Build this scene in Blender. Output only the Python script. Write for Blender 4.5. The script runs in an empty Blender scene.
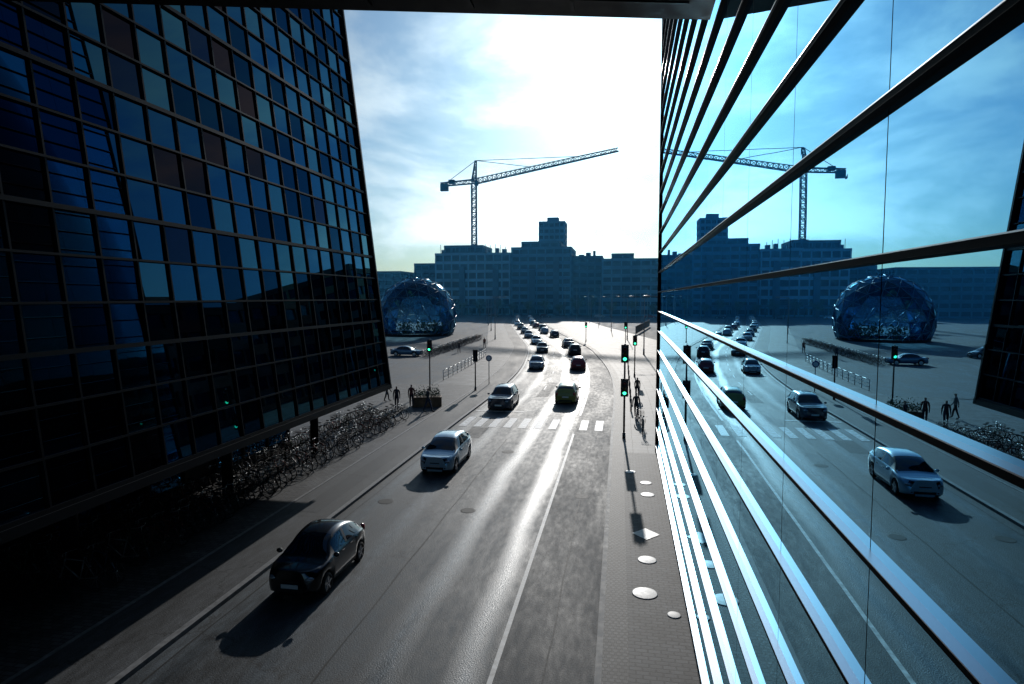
import bpy, bmesh, math, random
from mathutils import Vector, Matrix, Euler
random.seed(7)
S=bpy.context.scene
R=math.radians

# ---------------------------------------------------------------- materials
def newmat(name):
    m=bpy.data.materials.new(name); m.use_nodes=True
    nt=m.node_tree; b=nt.nodes['Principled BSDF']
    return m,nt,b
def mat(name,col,rough=0.6,metal=0.0,noise=0.0,scale=3.0,emit=None,es=0,spec=0.5,coat=0):
    m,nt,b=newmat(name)
    b.inputs['Base Color'].default_value=(*col,1)
    b.inputs['Roughness'].default_value=rough
    b.inputs['Metallic'].default_value=metal
    b.inputs['Specular IOR Level'].default_value=spec
    b.inputs['Coat Weight'].default_value=coat
    b.inputs['Coat Roughness'].default_value=0.04
    if noise>0:
        tc=nt.nodes.new('ShaderNodeTexCoord'); n=nt.nodes.new('ShaderNodeTexNoise')
        n.inputs['Scale'].default_value=scale; n.inputs['Detail'].default_value=3
        nt.links.new(tc.outputs['Object'],n.inputs['Vector'])
        r=nt.nodes.new('ShaderNodeMapRange')
        r.inputs['From Min'].default_value=0.3; r.inputs['From Max'].default_value=0.7
        r.inputs['To Min'].default_value=1-noise; r.inputs['To Max'].default_value=1+noise
        nt.links.new(n.outputs['Fac'],r.inputs['Value'])
        mx=nt.nodes.new('ShaderNodeMix'); mx.data_type='RGBA'; mx.blend_type='MULTIPLY'
        mx.inputs['Factor'].default_value=1
        mx.inputs['A'].default_value=(*col,1)
        nt.links.new(r.outputs['Result'],mx.inputs['B'])
        nt.links.new(mx.outputs['Result'],b.inputs['Base Color'])
        r2=nt.nodes.new('ShaderNodeMapRange')
        r2.inputs['To Min'].default_value=max(0.02,rough-0.12); r2.inputs['To Max'].default_value=min(1,rough+0.12)
        nt.links.new(n.outputs['Fac'],r2.inputs['Value'])
        nt.links.new(r2.outputs['Result'],b.inputs['Roughness'])
    if emit:
        b.inputs['Emission Color'].default_value=(*emit,1); b.inputs['Emission Strength'].default_value=es
    return m
def glassmat(name,dark,tint,ior=1.9,wav=0.0,rough=0.0,wscale=0.6):
    """opaque tinted curtain-wall glass: fresnel mirror over a dark body"""
    m=bpy.data.materials.new(name); m.use_nodes=True; nt=m.node_tree; nt.nodes.clear()
    o=nt.nodes.new('ShaderNodeOutputMaterial'); mx=nt.nodes.new('ShaderNodeMixShader')
    d=nt.nodes.new('ShaderNodeBsdfDiffuse'); d.inputs['Color'].default_value=(*dark,1)
    g=nt.nodes.new('ShaderNodeBsdfGlossy'); g.inputs['Color'].default_value=(*tint,1); g.inputs['Roughness'].default_value=rough
    f=nt.nodes.new('ShaderNodeFresnel'); f.inputs['IOR'].default_value=ior
    nt.links.new(f.outputs[0],mx.inputs[0]); nt.links.new(d.outputs[0],mx.inputs[1]); nt.links.new(g.outputs[0],mx.inputs[2])
    nt.links.new(mx.outputs[0],o.inputs[0])
    if wav>0:
        tc=nt.nodes.new('ShaderNodeTexCoord'); n=nt.nodes.new('ShaderNodeTexNoise'); n.inputs['Scale'].default_value=wscale; n.inputs['Detail'].default_value=1
        nt.links.new(tc.outputs['Object'],n.inputs['Vector'])
        b=nt.nodes.new('ShaderNodeBump'); b.inputs['Strength'].default_value=wav; b.inputs['Distance'].default_value=0.02
        nt.links.new(n.outputs['Fac'],b.inputs['Height']); nt.links.new(b.outputs[0],g.inputs['Normal'])
    return m

def asphalt(name,col,tracks=(),rough=0.55,track_rough=0.33,track_gain=1.5,edge=None):
    m,nt,b=newmat(name); N=nt.nodes; Lk=nt.links
    uv=N.new('ShaderNodeUVMap'); sep=N.new('ShaderNodeSeparateXYZ'); Lk.new(uv.outputs[0],sep.inputs[0])
    def noise(sc,det=6,vec=None,sx=1,sy=1):
        mp=N.new('ShaderNodeMapping'); mp.inputs['Scale'].default_value=(sx,sy,1)
        Lk.new(uv.outputs[0],mp.inputs[0])
        n=N.new('ShaderNodeTexNoise'); n.noise_dimensions='2D'; n.inputs['Scale'].default_value=sc; n.inputs['Detail'].default_value=det
        n.inputs['Roughness'].default_value=0.65
        Lk.new(mp.outputs[0],n.inputs['Vector']); return n
    def mth(op,a,bb=None,c=None,clamp=False):
        x=N.new('ShaderNodeMath'); x.operation=op; x.use_clamp=clamp
        for i,v in enumerate((a,bb,c)):
            if v is None: continue
            if isinstance(v,(int,float)): x.inputs[i].default_value=v
            else: Lk.new(v,x.inputs[i])
        return x.outputs[0]
    fine=noise(26,3); big=noise(0.35,3,sx=1.5,sy=0.4); med=noise(3.0,4,sx=1.6,sy=0.5); wob=noise(0.12,1,sy=1)
    tr=None
    u=mth('ADD',sep.outputs[0],mth('MULTIPLY',mth('SUBTRACT',wob.outputs['Fac'],0.5),0.5))
    for a,w,k in tracks:
        t=mth('SUBTRACT',1.0,mth('DIVIDE',mth('ABSOLUTE',mth('SUBTRACT',u,a)),w),clamp=True)
        t=mth('MULTIPLY',mth('SMOOTH_MIN',t,0.9,0.2),k)
        tr=t if tr is None else mth('ADD',tr,t)
    f=mth('ADD',mth('MULTIPLY',big.outputs['Fac'],0.7),mth('MULTIPLY',med.outputs['Fac'],0.7))
    f=mth('ADD',f,mth('MULTIPLY',fine.outputs['Fac'],0.5))   # ~0.95
    f=mth('POWER',mth('MULTIPLY',f,1.05),3.2)
    if tr is not None:
        tn=mth('MULTIPLY',tr,mth('ADD',0.35,mth('MULTIPLY',med.outputs['Fac'],1.2)))
        tn=mth('MINIMUM',tn,1.0)
        f=mth('MULTIPLY',f,mth('ADD',1.0,mth('MULTIPLY',tn,track_gain-1)))
        rg=mth('SUBTRACT',rough,mth('MULTIPLY',tn,rough-track_rough))
    else: rg=mth('ADD',0,rough)
    rg=mth('ADD',rg,mth('MULTIPLY',mth('SUBTRACT',big.outputs['Fac'],0.5),0.25))
    rg=mth('ADD',rg,mth('MULTIPLY',mth('SUBTRACT',med.outputs['Fac'],0.5),0.25))
    vo=N.new('ShaderNodeTexVoronoi'); vo.voronoi_dimensions='2D'; vo.feature='DISTANCE_TO_EDGE'; vo.inputs['Scale'].default_value=0.22
    wv=noise(1.2,4); add=N.new('ShaderNodeVectorMath'); add.operation='ADD'
    Lk.new(uv.outputs[0],add.inputs[0]); 
    sc=N.new('ShaderNodeVectorMath'); sc.operation='SCALE'; sc.inputs['Scale'].default_value=1.6
    Lk.new(wv.outputs['Color'],sc.inputs[0]); Lk.new(sc.outputs[0],add.inputs[1]); Lk.new(add.outputs[0],vo.inputs['Vector'])
    ck=mth('MULTIPLY',vo.outputs['Distance'],60,clamp=True)
    f=mth('MULTIPLY',f,mth('ADD',0.3,mth('MULTIPLY',ck,0.7)))
    mx=N.new('ShaderNodeMix'); mx.data_type='RGBA'; mx.blend_type='MULTIPLY'; mx.inputs['Factor'].default_value=1
    mx.inputs['A'].default_value=(*col,1); Lk.new(f,mx.inputs['B']); Lk.new(mx.outputs['Result'],b.inputs['Base Color'])
    Lk.new(rg,b.inputs['Roughness']); b.inputs['Specular IOR Level'].default_value=.4
    bp=N.new('ShaderNodeBump'); bp.inputs['Strength'].default_value=0.6; bp.inputs['Distance'].default_value=0.012
    Lk.new(fine.outputs['Fac'],bp.inputs['Height']); Lk.new(bp.outputs[0],b.inputs['Normal'])
    return m
def pavers(name,col,mortar,w,h,rough=0.6,offset=0.5,bump=0.6,msize=0.012):
    m,nt,b=newmat(name); N=nt.nodes; Lk=nt.links
    uv=N.new('ShaderNodeUVMap')
    br=N.new('ShaderNodeTexBrick'); br.offset=offset
    br.inputs['Color1'].default_value=(*[c*1.25 for c in col],1); br.inputs['Color2'].default_value=(*[c*0.6 for c in col],1)
    br.inputs['Mortar'].default_value=(*mortar,1); br.inputs['Scale'].default_value=1
    br.inputs['Brick Width'].default_value=w; br.inputs['Row Height'].default_value=h; br.inputs['Mortar Size'].default_value=msize
    Lk.new(uv.outputs[0],br.inputs['Vector'])
    n=N.new('ShaderNodeTexNoise'); n.noise_dimensions='2D'; n.inputs['Scale'].default_value=0.8; n.inputs['Detail'].default_value=4; n.inputs['Roughness'].default_value=.7
    Lk.new(uv.outputs[0],n.inputs['Vector'])
    r=N.new('ShaderNodeMapRange'); r.inputs['From Min'].default_value=.3; r.inputs['From Max'].default_value=.7
    r.inputs['To Min'].default_value=.5; r.inputs['To Max'].default_value=1.4; Lk.new(n.outputs['Fac'],r.inputs['Value'])
    mx=N.new('ShaderNodeMix'); mx.data_type='RGBA'; mx.blend_type='MULTIPLY'; mx.inputs['Factor'].default_value=1
    Lk.new(br.outputs['Color'],mx.inputs['A']); Lk.new(r.outputs['Result'],mx.inputs['B']); Lk.new(mx.outputs['Result'],b.inputs['Base Color'])
    b.inputs['Roughness'].default_value=rough
    b.inputs['Specular IOR Level'].default_value=.35
    bp=N.new('ShaderNodeBump'); bp.inputs['Strength'].default_value=bump; bp.inputs['Distance'].default_value=0.015; bp.invert=True
    Lk.new(br.outputs['Fac'],bp.inputs['Height']); Lk.new(bp.outputs[0],b.inputs['Normal'])
    return m

# ---------------------------------------------------------------- mesh builder
class MB:
    def __init__(s): s.v=[];s.f=[];s.m=[];s.sm=[];s.uv={}
    def quad(s,pts,mi=0,sm=False):
        i=len(s.v); s.v+= [tuple(p) for p in pts]; s.f.append(tuple(range(i,i+len(pts)))); s.m.append(mi); s.sm.append(sm)
    def obox(s,o,e1,e2,e3,a,b,c,mi=0):
        """box centred at o, half sizes a,b,c along e1,e2,e3"""
        o=Vector(o);e1=Vector(e1)*a;e2=Vector(e2)*b;e3=Vector(e3)*c
        i=len(s.v)
        for z in(-1,1):
            for y in(-1,1):
                for x in(-1,1): s.v.append(tuple(o+e1*x+e2*y+e3*z))
        for q in((0,2,3,1),(4,5,7,6),(0,1,5,4),(2,6,7,3),(0,4,6,2),(1,3,7,5)):
            s.f.append(tuple(i+k for k in q)); s.m.append(mi); s.sm.append(False)
    def box(s,c,size,mi=0,rz=0):
        e1=(math.cos(rz),math.sin(rz),0);e2=(-math.sin(rz),math.cos(rz),0)
        s.obox(c,e1,e2,(0,0,1),size[0]/2,size[1]/2,size[2]/2,mi)
    def b2(s,x0,x1,y0,y1,z0,z1,mi=0):
        s.box(((x0+x1)/2,(y0+y1)/2,(z0+z1)/2),(abs(x1-x0),abs(y1-y0),abs(z1-z0)),mi)
    def tube(s,p0,p1,r0,r1=None,n=8,mi=0,cap=True,sm=True):
        p0=Vector(p0);p1=Vector(p1); r1=r0 if r1 is None else r1
        d=(p1-p0); 
        if d.length<1e-6:return
        d.normalize(); a=d.orthogonal().normalized(); b=d.cross(a)
        i=len(s.v)
        for p,r in((p0,r0),(p1,r1)):
            for k in range(n):
                t=2*math.pi*k/n+math.pi/n; s.v.append(tuple(p+(a*math.cos(t)+b*math.sin(t))*r))
        for k in range(n):
            k2=(k+1)%n; s.f.append((i+k,i+k2,i+n+k2,i+n+k)); s.m.append(mi); s.sm.append(sm and n>4)
        if cap:
            s.f.append(tuple(i+k for k in range(n))[::-1]); s.m.append(mi); s.sm.append(False)
            s.f.append(tuple(i+n+k for k in range(n))); s.m.append(mi); s.sm.append(False)
    def lathe(s,o,axis,prof,n=24,mi=0,mis=None,sm=True):
        """prof list of (r, along)"""
        o=Vector(o);d=Vector(axis).normalized();a=d.orthogonal().normalized();b=d.cross(a); i=len(s.v)
        for r,h in prof:
            for k in range(n):
                t=2*math.pi*k/n; s.v.append(tuple(o+d*h+(a*math.cos(t)+b*math.sin(t))*r))
        for j in range(len(prof)-1):
            for k in range(n):
                k2=(k+1)%n; s.f.append((i+j*n+k,i+j*n+k2,i+(j+1)*n+k2,i+(j+1)*n+k)); s.m.append(mis[j] if mis else mi); s.sm.append(sm)
    def torus(s,o,axis,Rr,r,n=24,m=6,mi=0):
        s.lathe(o,axis,[(Rr+r*math.cos(2*math.pi*j/m),r*math.sin(2*math.pi*j/m)) for j in range(m+1)],n,mi)
    def ell(s,o,rad,mi=0,n=12,m=8):
        i=len(s.v); o=Vector(o)
        for j in range(m+1):
            p=math.pi*j/m
            for k in range(n):
                t=2*math.pi*k/n
                s.v.append((o.x+rad[0]*math.sin(p)*math.cos(t),o.y+rad[1]*math.sin(p)*math.sin(t),o.z+rad[2]*math.cos(p)))
        for j in range(m):
            for k in range(n):
                k2=(k+1)%n; s.f.append((i+j*n+k,i+(j+1)*n+k,i+(j+1)*n+k2,i+j*n+k2)); s.m.append(mi); s.sm.append(True)
    def mesh(s,name,mats,uv=None):
        me=bpy.data.meshes.new(name); me.from_pydata(s.v,[],s.f)
        for m in mats: me.materials.append(m)
        me.polygons.foreach_set('material_index',s.m); me.polygons.foreach_set('use_smooth',s.sm)
        me.update(); return me
    def obj(s,name,mats,loc=(0,0,0),rz=0):
        o=bpy.data.objects.new(name,s.mesh(name,mats)); S.collection.objects.link(o)
        o.location=loc; o.rotation_euler=(0,0,rz); return o
def inst(name,me,loc,rz=0,sc=1,rx=0):
    o=bpy.data.objects.new(name,me); S.collection.objects.link(o); o.location=loc; o.rotation_euler=(rx,0,rz); o.scale=(sc,)*3; return o

def interp(kp,x):
    if x<=kp[0][0]: return kp[0][1]
    for (a,b),(c,d) in zip(kp,kp[1:]):
        if x<=c:
            t=(x-a)/(c-a) if c>a else 0
            return b+(d-b)*t
    return kp[-1][1]
def sinterp(kp,x):
    n=len(kp)
    if x<=kp[0][0]: return kp[0][1]
    if x>=kp[-1][0]: return kp[-1][1]
    for i in range(n-1):
        if x<=kp[i+1][0]:
            x0,y0=kp[i];x1,y1=kp[i+1]
            m0=(y1-kp[i-1][1])/(x1-kp[i-1][0]) if i>0 else (y1-y0)/(x1-x0)
            m1=(kp[i+2][1]-y0)/(kp[i+2][0]-x0) if i+2<n else (y1-y0)/(x1-x0)
            h=x1-x0;t=(x-x0)/h
            return (2*t**3-3*t**2+1)*y0+(t**3-2*t**2+t)*h*m0+(-2*t**3+3*t**2)*y1+(t**3-t**2)*h*m1
CK=[(40,0),(55,0),(71,-.7),(90,-2.7),(104,-4.7),(128,-9.8),(155,-15.3),(180,-20.5),(210,-25.5),(245,-31)]
def c(y): return sinterp(CK,y)

def strip(name,x0,x1,z,mats,y0=-25,y1=250,step=2.5,thick=0,curve=True,wid=None,extra=None):
    """ground strip following the road; UV in metres (offset, chainage)"""
    mb=MB(); ys=[];y=y0
    while y<y1-1e-6: ys.append(y); y+=step
    ys.append(y1)
    uvs=[]
    f=lambda v,y:(v(y) if callable(v) else v)
    for a,b in zip(ys,ys[1:]):
        ca,cb=(c(a),c(b)) if curve else (0,0)
        mb.quad([(f(x0,a)+ca,a,z),(f(x1,a)+ca,a,z),(f(x1,b)+cb,b,z),(f(x0,b)+cb,b,z)],0)
        uvs+=[(f(x0,a),a),(f(x1,a),a),(f(x1,b),b),(f(x0,b),b)]
    if thick:
        for a,b in zip(ys,ys[1:]):
            ca,cb=(c(a),c(b)) if curve else (0,0)
            for xx,flip in((x0,1),(x1,0)):
                q=[(f(xx,a)+ca,a,z-thick),(f(xx,a)+ca,a,z),(f(xx,b)+cb,b,z),(f(xx,b)+cb,b,z-thick)]
                w=[(f(xx,a),a),(f(xx,a)+.1,a),(f(xx,b)+.1,b),(f(xx,b),b)]
                if not flip: q=q[::-1]; w=w[::-1]
                mb.quad(q,0); uvs+=w
    me=mb.mesh(name,mats); ul=me.uv_layers.new(name='UVMap')
    for i,w in enumerate(uvs): ul.data[i].uv=w
    o=bpy.data.objects.new(name,me); S.collection.objects.link(o); return o

# ---------------------------------------------------------------- world / sun / camera
SE,SA=R(19.0),R(-1.6)
sd=Vector((math.sin(SA)*math.cos(SE),math.cos(SA)*math.cos(SE),math.sin(SE)))
w=bpy.data.worlds.new("World"); S.world=w; w.use_nodes=True; nt=w.node_tree; N=nt.nodes; Lk=nt.links
bg=N['Background']
sky=N.new('ShaderNodeTexSky'); sky.sky_type='NISHITA'; sky.sun_disc=False; sky.sun_elevation=SE; sky.sun_rotation=SA
sky.air_density=1.2; sky.dust_density=1.3; sky.ozone_density=5.0; sky.altitude=0
tc=N.new('ShaderNodeTexCoord'); mp=N.new('ShaderNodeMapping'); mp.inputs['Scale'].default_value=(1.2,1.2,2.8); mp.inputs['Location'].default_value=(0.3,0.1,0.25)
Lk.new(tc.outputs['Generated'],mp.inputs[0])
n=N.new('ShaderNodeTexNoise'); n.inputs['Scale'].default_value=2.6; n.inputs['Detail'].default_value=6; n.inputs['Roughness'].default_value=.58; n.inputs['Distortion'].default_value=.3
Lk.new(mp.outputs[0],n.inputs['Vector'])
r=N.new('ShaderNodeMapRange'); r.interpolation_type='SMOOTHSTEP'
r.inputs['From Min'].default_value=.44; r.inputs['From Max'].default_value=.70; r.inputs['To Min'].default_value=.04; r.inputs['To Max'].default_value=.85
Lk.new(n.outputs['Fac'],r.inputs['Value'])
# thin cloud veil forward-scatters around the sun direction
dt=N.new('ShaderNodeVectorMath'); dt.operation='DOT_PRODUCT'; dt.inputs[1].default_value=sd
nz=N.new('ShaderNodeVectorMath'); nz.operation='NORMALIZE'; Lk.new(tc.outputs['Generated'],nz.inputs[0]); Lk.new(nz.outputs[0],dt.inputs[0])
def M_(op,a,b):
    x=N.new('ShaderNodeMath'); x.operation=op
    for i,v in enumerate((a,b)):
        if isinstance(v,(int,float)): x.inputs[i].default_value=v
        else: Lk.new(v,x.inputs[i])
    return x.outputs[0]
dm=M_('MAXIMUM',dt.outputs['Value'],0)
aur=M_('ADD',M_('MULTIPLY',M_('POWER',dm,300),5.0),M_('ADD',M_('MULTIPLY',M_('POWER',dm,55),.9),M_('MULTIPLY',M_('POWER',dm,9),.38)))
aur=M_('MULTIPLY',aur,M_('ADD',.45,M_('MULTIPLY',r.outputs['Result'],1.1)))
bw=N.new('ShaderNodeRGBToBW'); Lk.new(sky.outputs[0],bw.inputs[0])
cl=N.new('ShaderNodeMix'); cl.data_type='RGBA'; cl.blend_type='MULTIPLY'; cl.inputs['Factor'].default_value=1
cl.inputs['A'].default_value=(1.4,1.7,1.92,1); Lk.new(bw.outputs[0],cl.inputs['B'])
tn=N.new('ShaderNodeMix'); tn.data_type='RGBA'; tn.blend_type='MULTIPLY'; tn.inputs['Factor'].default_value=1
tn.inputs['B'].default_value=(.62,.98,1.25,1); Lk.new(sky.outputs[0],tn.inputs['A'])
mx=N.new('ShaderNodeMix'); mx.data_type='RGBA'; Lk.new(r.outputs['Result'],mx.inputs['Factor'])
Lk.new(tn.outputs['Result'],mx.inputs['A']); Lk.new(cl.outputs['Result'],mx.inputs['B'])
au=N.new('ShaderNodeMix'); au.data_type='RGBA'; au.blend_type='MULTIPLY'; au.inputs['Factor'].default_value=1
au.inputs['A'].default_value=(7.0,9.2,10.2,1); Lk.new(aur,au.inputs['B'])
ad_=N.new('ShaderNodeMix'); ad_.data_type='RGBA'; ad_.blend_type='ADD'; ad_.inputs['Factor'].default_value=1
Lk.new(mx.outputs['Result'],ad_.inputs['A']); Lk.new(au.outputs['Result'],ad_.inputs['B'])
Lk.new(ad_.outputs['Result'],bg.inputs['Color']); bg.inputs['Strength'].default_value=.052

sl=bpy.data.lights.new('sun','SUN'); sl.energy=2.6; sl.angle=R(.55); sl.color=(1,.99,.975)
so=bpy.data.objects.new('sun',sl); S.collection.objects.link(so); so.rotation_euler=sd.to_track_quat('Z','Y').to_euler()

cam=bpy.data.cameras.new('camera'); co=bpy.data.objects.new('camera',cam); S.collection.objects.link(co)
co.location=(0,0,8.4); co.rotation_euler=(R(90-4.11),0,R(9.76)); cam.sensor_width=36; cam.lens=22.0; cam.clip_end=5000; cam.clip_start=.05
S.camera=co
S.view_settings.view_transform='Standard'; S.view_settings.look='None'; S.view_settings.exposure=0

# ---------------------------------------------------------------- palette
M_road=asphalt('asphalt_road',(.034,.044,.052),tracks=[(-5.2,.55,1),(-3.3,.5,1),(-9.8,.5,.5),(-7.9,.5,.6)],rough=.64,track_rough=.37,track_gain=1.7)
M_bike=asphalt('asphalt_cycle',(.038,.042,.046),rough=.70)
M_patch=asphalt('asphalt_patch',(.024,.028,.032),rough=.72)
M_plaza=asphalt('asphalt_plaza',(.05,.072,.088),rough=.8)
M_grd=asphalt('ground_mat',(.052,.068,.082),rough=.82)
M_pave=pavers('pavers_small',(.072,.074,.078),(.02,.02,.02),.30,.15,rough=.68,msize=.016)
M_slab=pavers('paving_slabs',(.09,.094,.098),(.03,.03,.03),.8,.6,rough=.66,offset=0)
M_cob=pavers('cobbles',(.075,.075,.077),(.015,.015,.015),.15,.13,rough=.66,bump=1,msize=.022)
M_kerb=mat('granite_kerb',(.15,.155,.16),.7,noise=.35,scale=6)
M_white=mat('road_paint',(.55,.55,.54),.6,noise=.5,scale=4)
M_disc=mat('light_spot',(.62,.62,.6),.5,noise=.2,scale=7)  # pale colour standing in for spots of light
M_iron=mat('cast_iron',(.02,.02,.02),.7,noise=.3,scale=20,spec=.3)
M_blk=mat('black_metal',(.012,.013,.015),.45,.0)
M_alu=mat('aluminium',(.72,.75,.78),.3,1.0)
M_dark=mat('dark_cladding',(.005,.006,.009),.6,noise=.2,spec=.2)
M_frame=mat('dark_frame',(.003,.006,.010),.5,0,spec=.15)
M_fin=mat('fin_face_shaded',(.003,.007,.012),.65,0,spec=.05)
M_gal=mat('galvanised',(.28,.3,.31),.4,.8,noise=.15)
M_gr=glassmat('curtain_glass',(.0006,.0015,.003),(.36,.76,1.0),1.29,wav=.04)
M_gl=[glassmat('glass_blue',(.001,.002,.005),(.13,.55,1.0),2.1),
      glassmat('glass_deep',(.001,.0015,.003),(.05,.26,.55),1.8),
      glassmat('glass_pale',(.002,.004,.007),(.24,.74,1.0),2.3),
      glassmat('glass_warm_reflection',(.004,.002,.003),(.30,.22,.24),1.8),
      glassmat('glass_violet_reflection',(.002,.002,.006),(.14,.27,.52),1.8)]

# ---------------------------------------------------------------- ground
mb=MB(); mb.quad([(-1500,-400,-.03),(1500,-400,-.03),(1500,3000,-.03),(-1500,3000,-.03)])
me=mb.mesh('ground',[M_grd]); ul=me.uv_layers.new(name='UVMap')
for i,p in enumerate([(-1500,-400),(1500,-400),(1500,3000),(-1500,3000)]): ul.data[i].uv=p
o=bpy.data.objects.new('ground',me); S.collection.objects.link(o)
strip('road',-10.6,-2.7,0,[M_road])
strip('cycle_path',-2.7,-.45,.004,[M_bike])
strip('kerb',-.45,-.3,.10,[M_kerb],thick=.12)
strip('cobble_strip',-.3,.3,.098,[M_cob],thick=.1)
strip('pavement',.3,30,.1,[M_pave],y1=33.5,thick=.1)
strip('pavement',.3,16,.1,[M_slab],y0=33.5,y1=250,thick=.1)
strip('kerb',-10.78,-10.6,.12,[M_kerb],thick=.14)
strip('cycle_path',-12.9,-10.78,.11,[M_bike],thick=.1)
strip('kerb',-13.02,-12.9,.125,[M_kerb],thick=.1)
strip('pavement',-22,-13.02,.115,[M_pave],y1=57,thick=.1)
strip('pavement',-17.5,-13.02,.115,[M_slab],y0=57,y1=250,thick=.1)
strip('plaza',-80,-17.5,.004,[M_plaza],y0=57,y1=250)
mb=MB(); mb.quad([(-260,250,.012),(200,250,.012),(200,272,.012),(-260,272,.012)])
me=mb.mesh('road',[M_plaza]); ul=me.uv_layers.new(name='UVMap')
for i,p in enumerate([(-260,250),(200,250),(200,272),(-260,272)]): ul.data[i].uv=p
S.collection.objects.link(bpy.data.objects.new('road',me))
# utility-trench repairs and seams in the asphalt
for x0,x1,ya,yb,z in((-9.3,-8.2,36,39,.005),(-6.9,-5.9,52,61,.005),(-12.3,-11.4,22,33,.1145)):
    strip('road_patch',x0,x1,z,[M_patch],y0=ya,y1=yb,curve=False)
mb=MB()
for xx,ya,yb in((-6.52,-10,36),(-10.2,-10,38),(-1.55,-5,36)):
    y=ya
    while y<yb:
        w1=.012+.012*random.random(); xa=xx+.02*math.sin(y*1.3); xb=xx+.02*math.sin((y+1)*1.3)
        mb.quad([(xa-w1,y,.0095),(xa+w1,y,.0095),(xb+w1,y+1,.0095),(xb-w1,y+1,.0095)]); y+=1
mb.obj('road_seam',[M_iron])

mk=MB()
def line(x0,x1,y0,y1,z=.012):
    y=y0
    while y<y1-1e-6:
        yy=min(y+2.5,y1); mk.quad([(x0+c(y),y,z),(x1+c(y),y,z),(x1+c(yy),yy,z),(x0+c(yy),yy,z)]); y=yy
line(-2.76,-2.64,-20,38); line(-2.78,-2.62,44,240)
y=56
while y<235: line(-6.72,-6.6,y,y+2.5); y+=6
line(-10.45,-10.35,46,240)
for i in range(17):
    x=-10.3+i*.98
    if x<-.9: mk.quad([(x,39.2,.012),(x+.5,39.2,.012),(x+.5,42.4,.012),(x,42.4,.012)])
mk.quad([(-10.4,44.6,.012),(-6.8,44.6,.012),(-6.8,45.0,.012),(-10.4,45.0,.012)])
mk.obj('road_markings',[M_white])
mb=MB()
for x,y,rr in((-5.9,33,.33),(-9.4,24,.33),(-1.5,26,.3),(-5.8,23.5,.3)):
    mb.lathe((x,y,.0),(0,0,1),[(rr,.005),(rr-.05,.0105),(rr-.06,.009),(0.001,.010)],24,sm=False)
mb.obj('manhole_cover',[M_iron])
mb=MB()  # spots of light on the pavement, laid as pale discs and a diamond
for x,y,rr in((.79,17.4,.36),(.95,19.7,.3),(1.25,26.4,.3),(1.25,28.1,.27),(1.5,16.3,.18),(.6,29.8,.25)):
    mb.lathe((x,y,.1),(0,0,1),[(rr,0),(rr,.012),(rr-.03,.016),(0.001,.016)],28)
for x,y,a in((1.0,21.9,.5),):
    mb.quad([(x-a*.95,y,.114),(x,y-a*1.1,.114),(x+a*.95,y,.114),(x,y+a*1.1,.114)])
mb.obj('painted_light_spots',[M_disc])

# ---------------------------------------------------------------- right glass building
XR=1.9
mb=MB(); rnd=random.Random(3)
YC=34.0; PW=2.45; z0=.55; HM=1.02; rows=28
zs=[9.68+HM*k for k in range(-9,21)]
ys=[YC-PW*i for i in range(21)]
zz=[.12]+zs
for a,b in zip(ys,ys[1:]):
    for p,q in zip(zz,zz[1:]):
        e=[rnd.uniform(-.0008,.0008) for _ in range(4)]
        mb.quad([(XR+e[0],a,p+.005),(XR+e[1],a,q-.005),(XR+e[2],b+.016,q-.005),(XR+e[3],b+.016,p+.005)],0)
mb.b2(XR+.02,XR+14,YC-.02,YC-PW*20,.12,zs[-1],1)
for z in zs: 
    mb.b2(XR-.075,XR+.019,YC+.06,YC-PW*20,z-.03,z+.014,3)  # fin body near black: shade of face and underside put into the colour
    mb.b2(XR-.08,XR+.018,YC+.061,YC-PW*20-.01,z+.0142,z+.022,2)  # separate bright strip gives the fin its sunlit top
mb.b2(XR-.09,XR+.3,YC-.015,YC+.10,.12,zs[-1]+.3,3)
for i in range(5):
    for p,q in zip(zz,zz[1:]):
        mb.quad([(XR+.35+i*2.6,YC+.02,p),(XR+.35+i*2.6+2.5,YC+.02,p),(XR+.35+i*2.6+2.5,YC+.02,q-.06),(XR+.35+i*2.6,YC+.02,q-.06)],0)
# the facade is turned slightly off the kerb line, pivoting at mid length
th=R(-.6); piv=Vector((1.9,19.8,0)); off=piv-Matrix.Rotation(th,3,'Z')@piv
mb.obj('glass_office_building',[M_gr,M_frame,M_alu,M_fin],tuple(off),th)

# ---------------------------------------------------------------- left building
mb=MB(); rnd=random.Random(11)
ZB=3.4; XL=-12.5; YL=32.6; ln=.118
eh=Vector((-ln,0,1)).normalized(); en=Vector((1,0,ln)).normalized(); ey=Vector((0,1,0))
P=lambda y,h,o=0: Vector((XL,y,ZB))+eh*h+en*o
CW=1.22; RH=1.16; NC=40; NR=22
for i in range(NC):
    ya=YL-.12-i*CW; yb=ya-CW
    for j in range(NR):
        h0=.25+j*RH; h1=h0+RH
        e=[rnd.uniform(-.008,.008) for _ in range(3)]; e.append(e[0]+e[2]-e[1])
        t=rnd.random()
        warm=math.exp(-((j-10)/5)**2)*math.exp(-((i-15)/7)**2)  # orange and purple reflections painted as tinted panes in the middle storeys
        if t<.22*warm: m=3
        elif t<.45*warm: m=4
        else: m=rnd.choice((0,0,0,1,1,2,2))
        mb.quad([P(ya,h0,e[0]),P(ya,h1,e[1]),P(yb,h1,e[2]),P(yb,h0,e[3])],m)
for i in range(NC+1):
    y=YL-.12-i*CW
    mb.obox(P(y,NR*RH/2+.2,.03),ey,eh,en,.028,NR*RH/2+.05,.045,5)
for j in range(NR+1):
    big=(j%3==0)
    mb.obox(P(YL-NC*CW/2,.25+j*RH,.03),ey,eh,en,NC*CW/2,.06 if big else .03,.065 if big else .055,5)
mb.obox(P(YL-NC*CW/2,.08,.03),ey,eh,en,NC*CW/2+.1,.12,.12,5)
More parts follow.
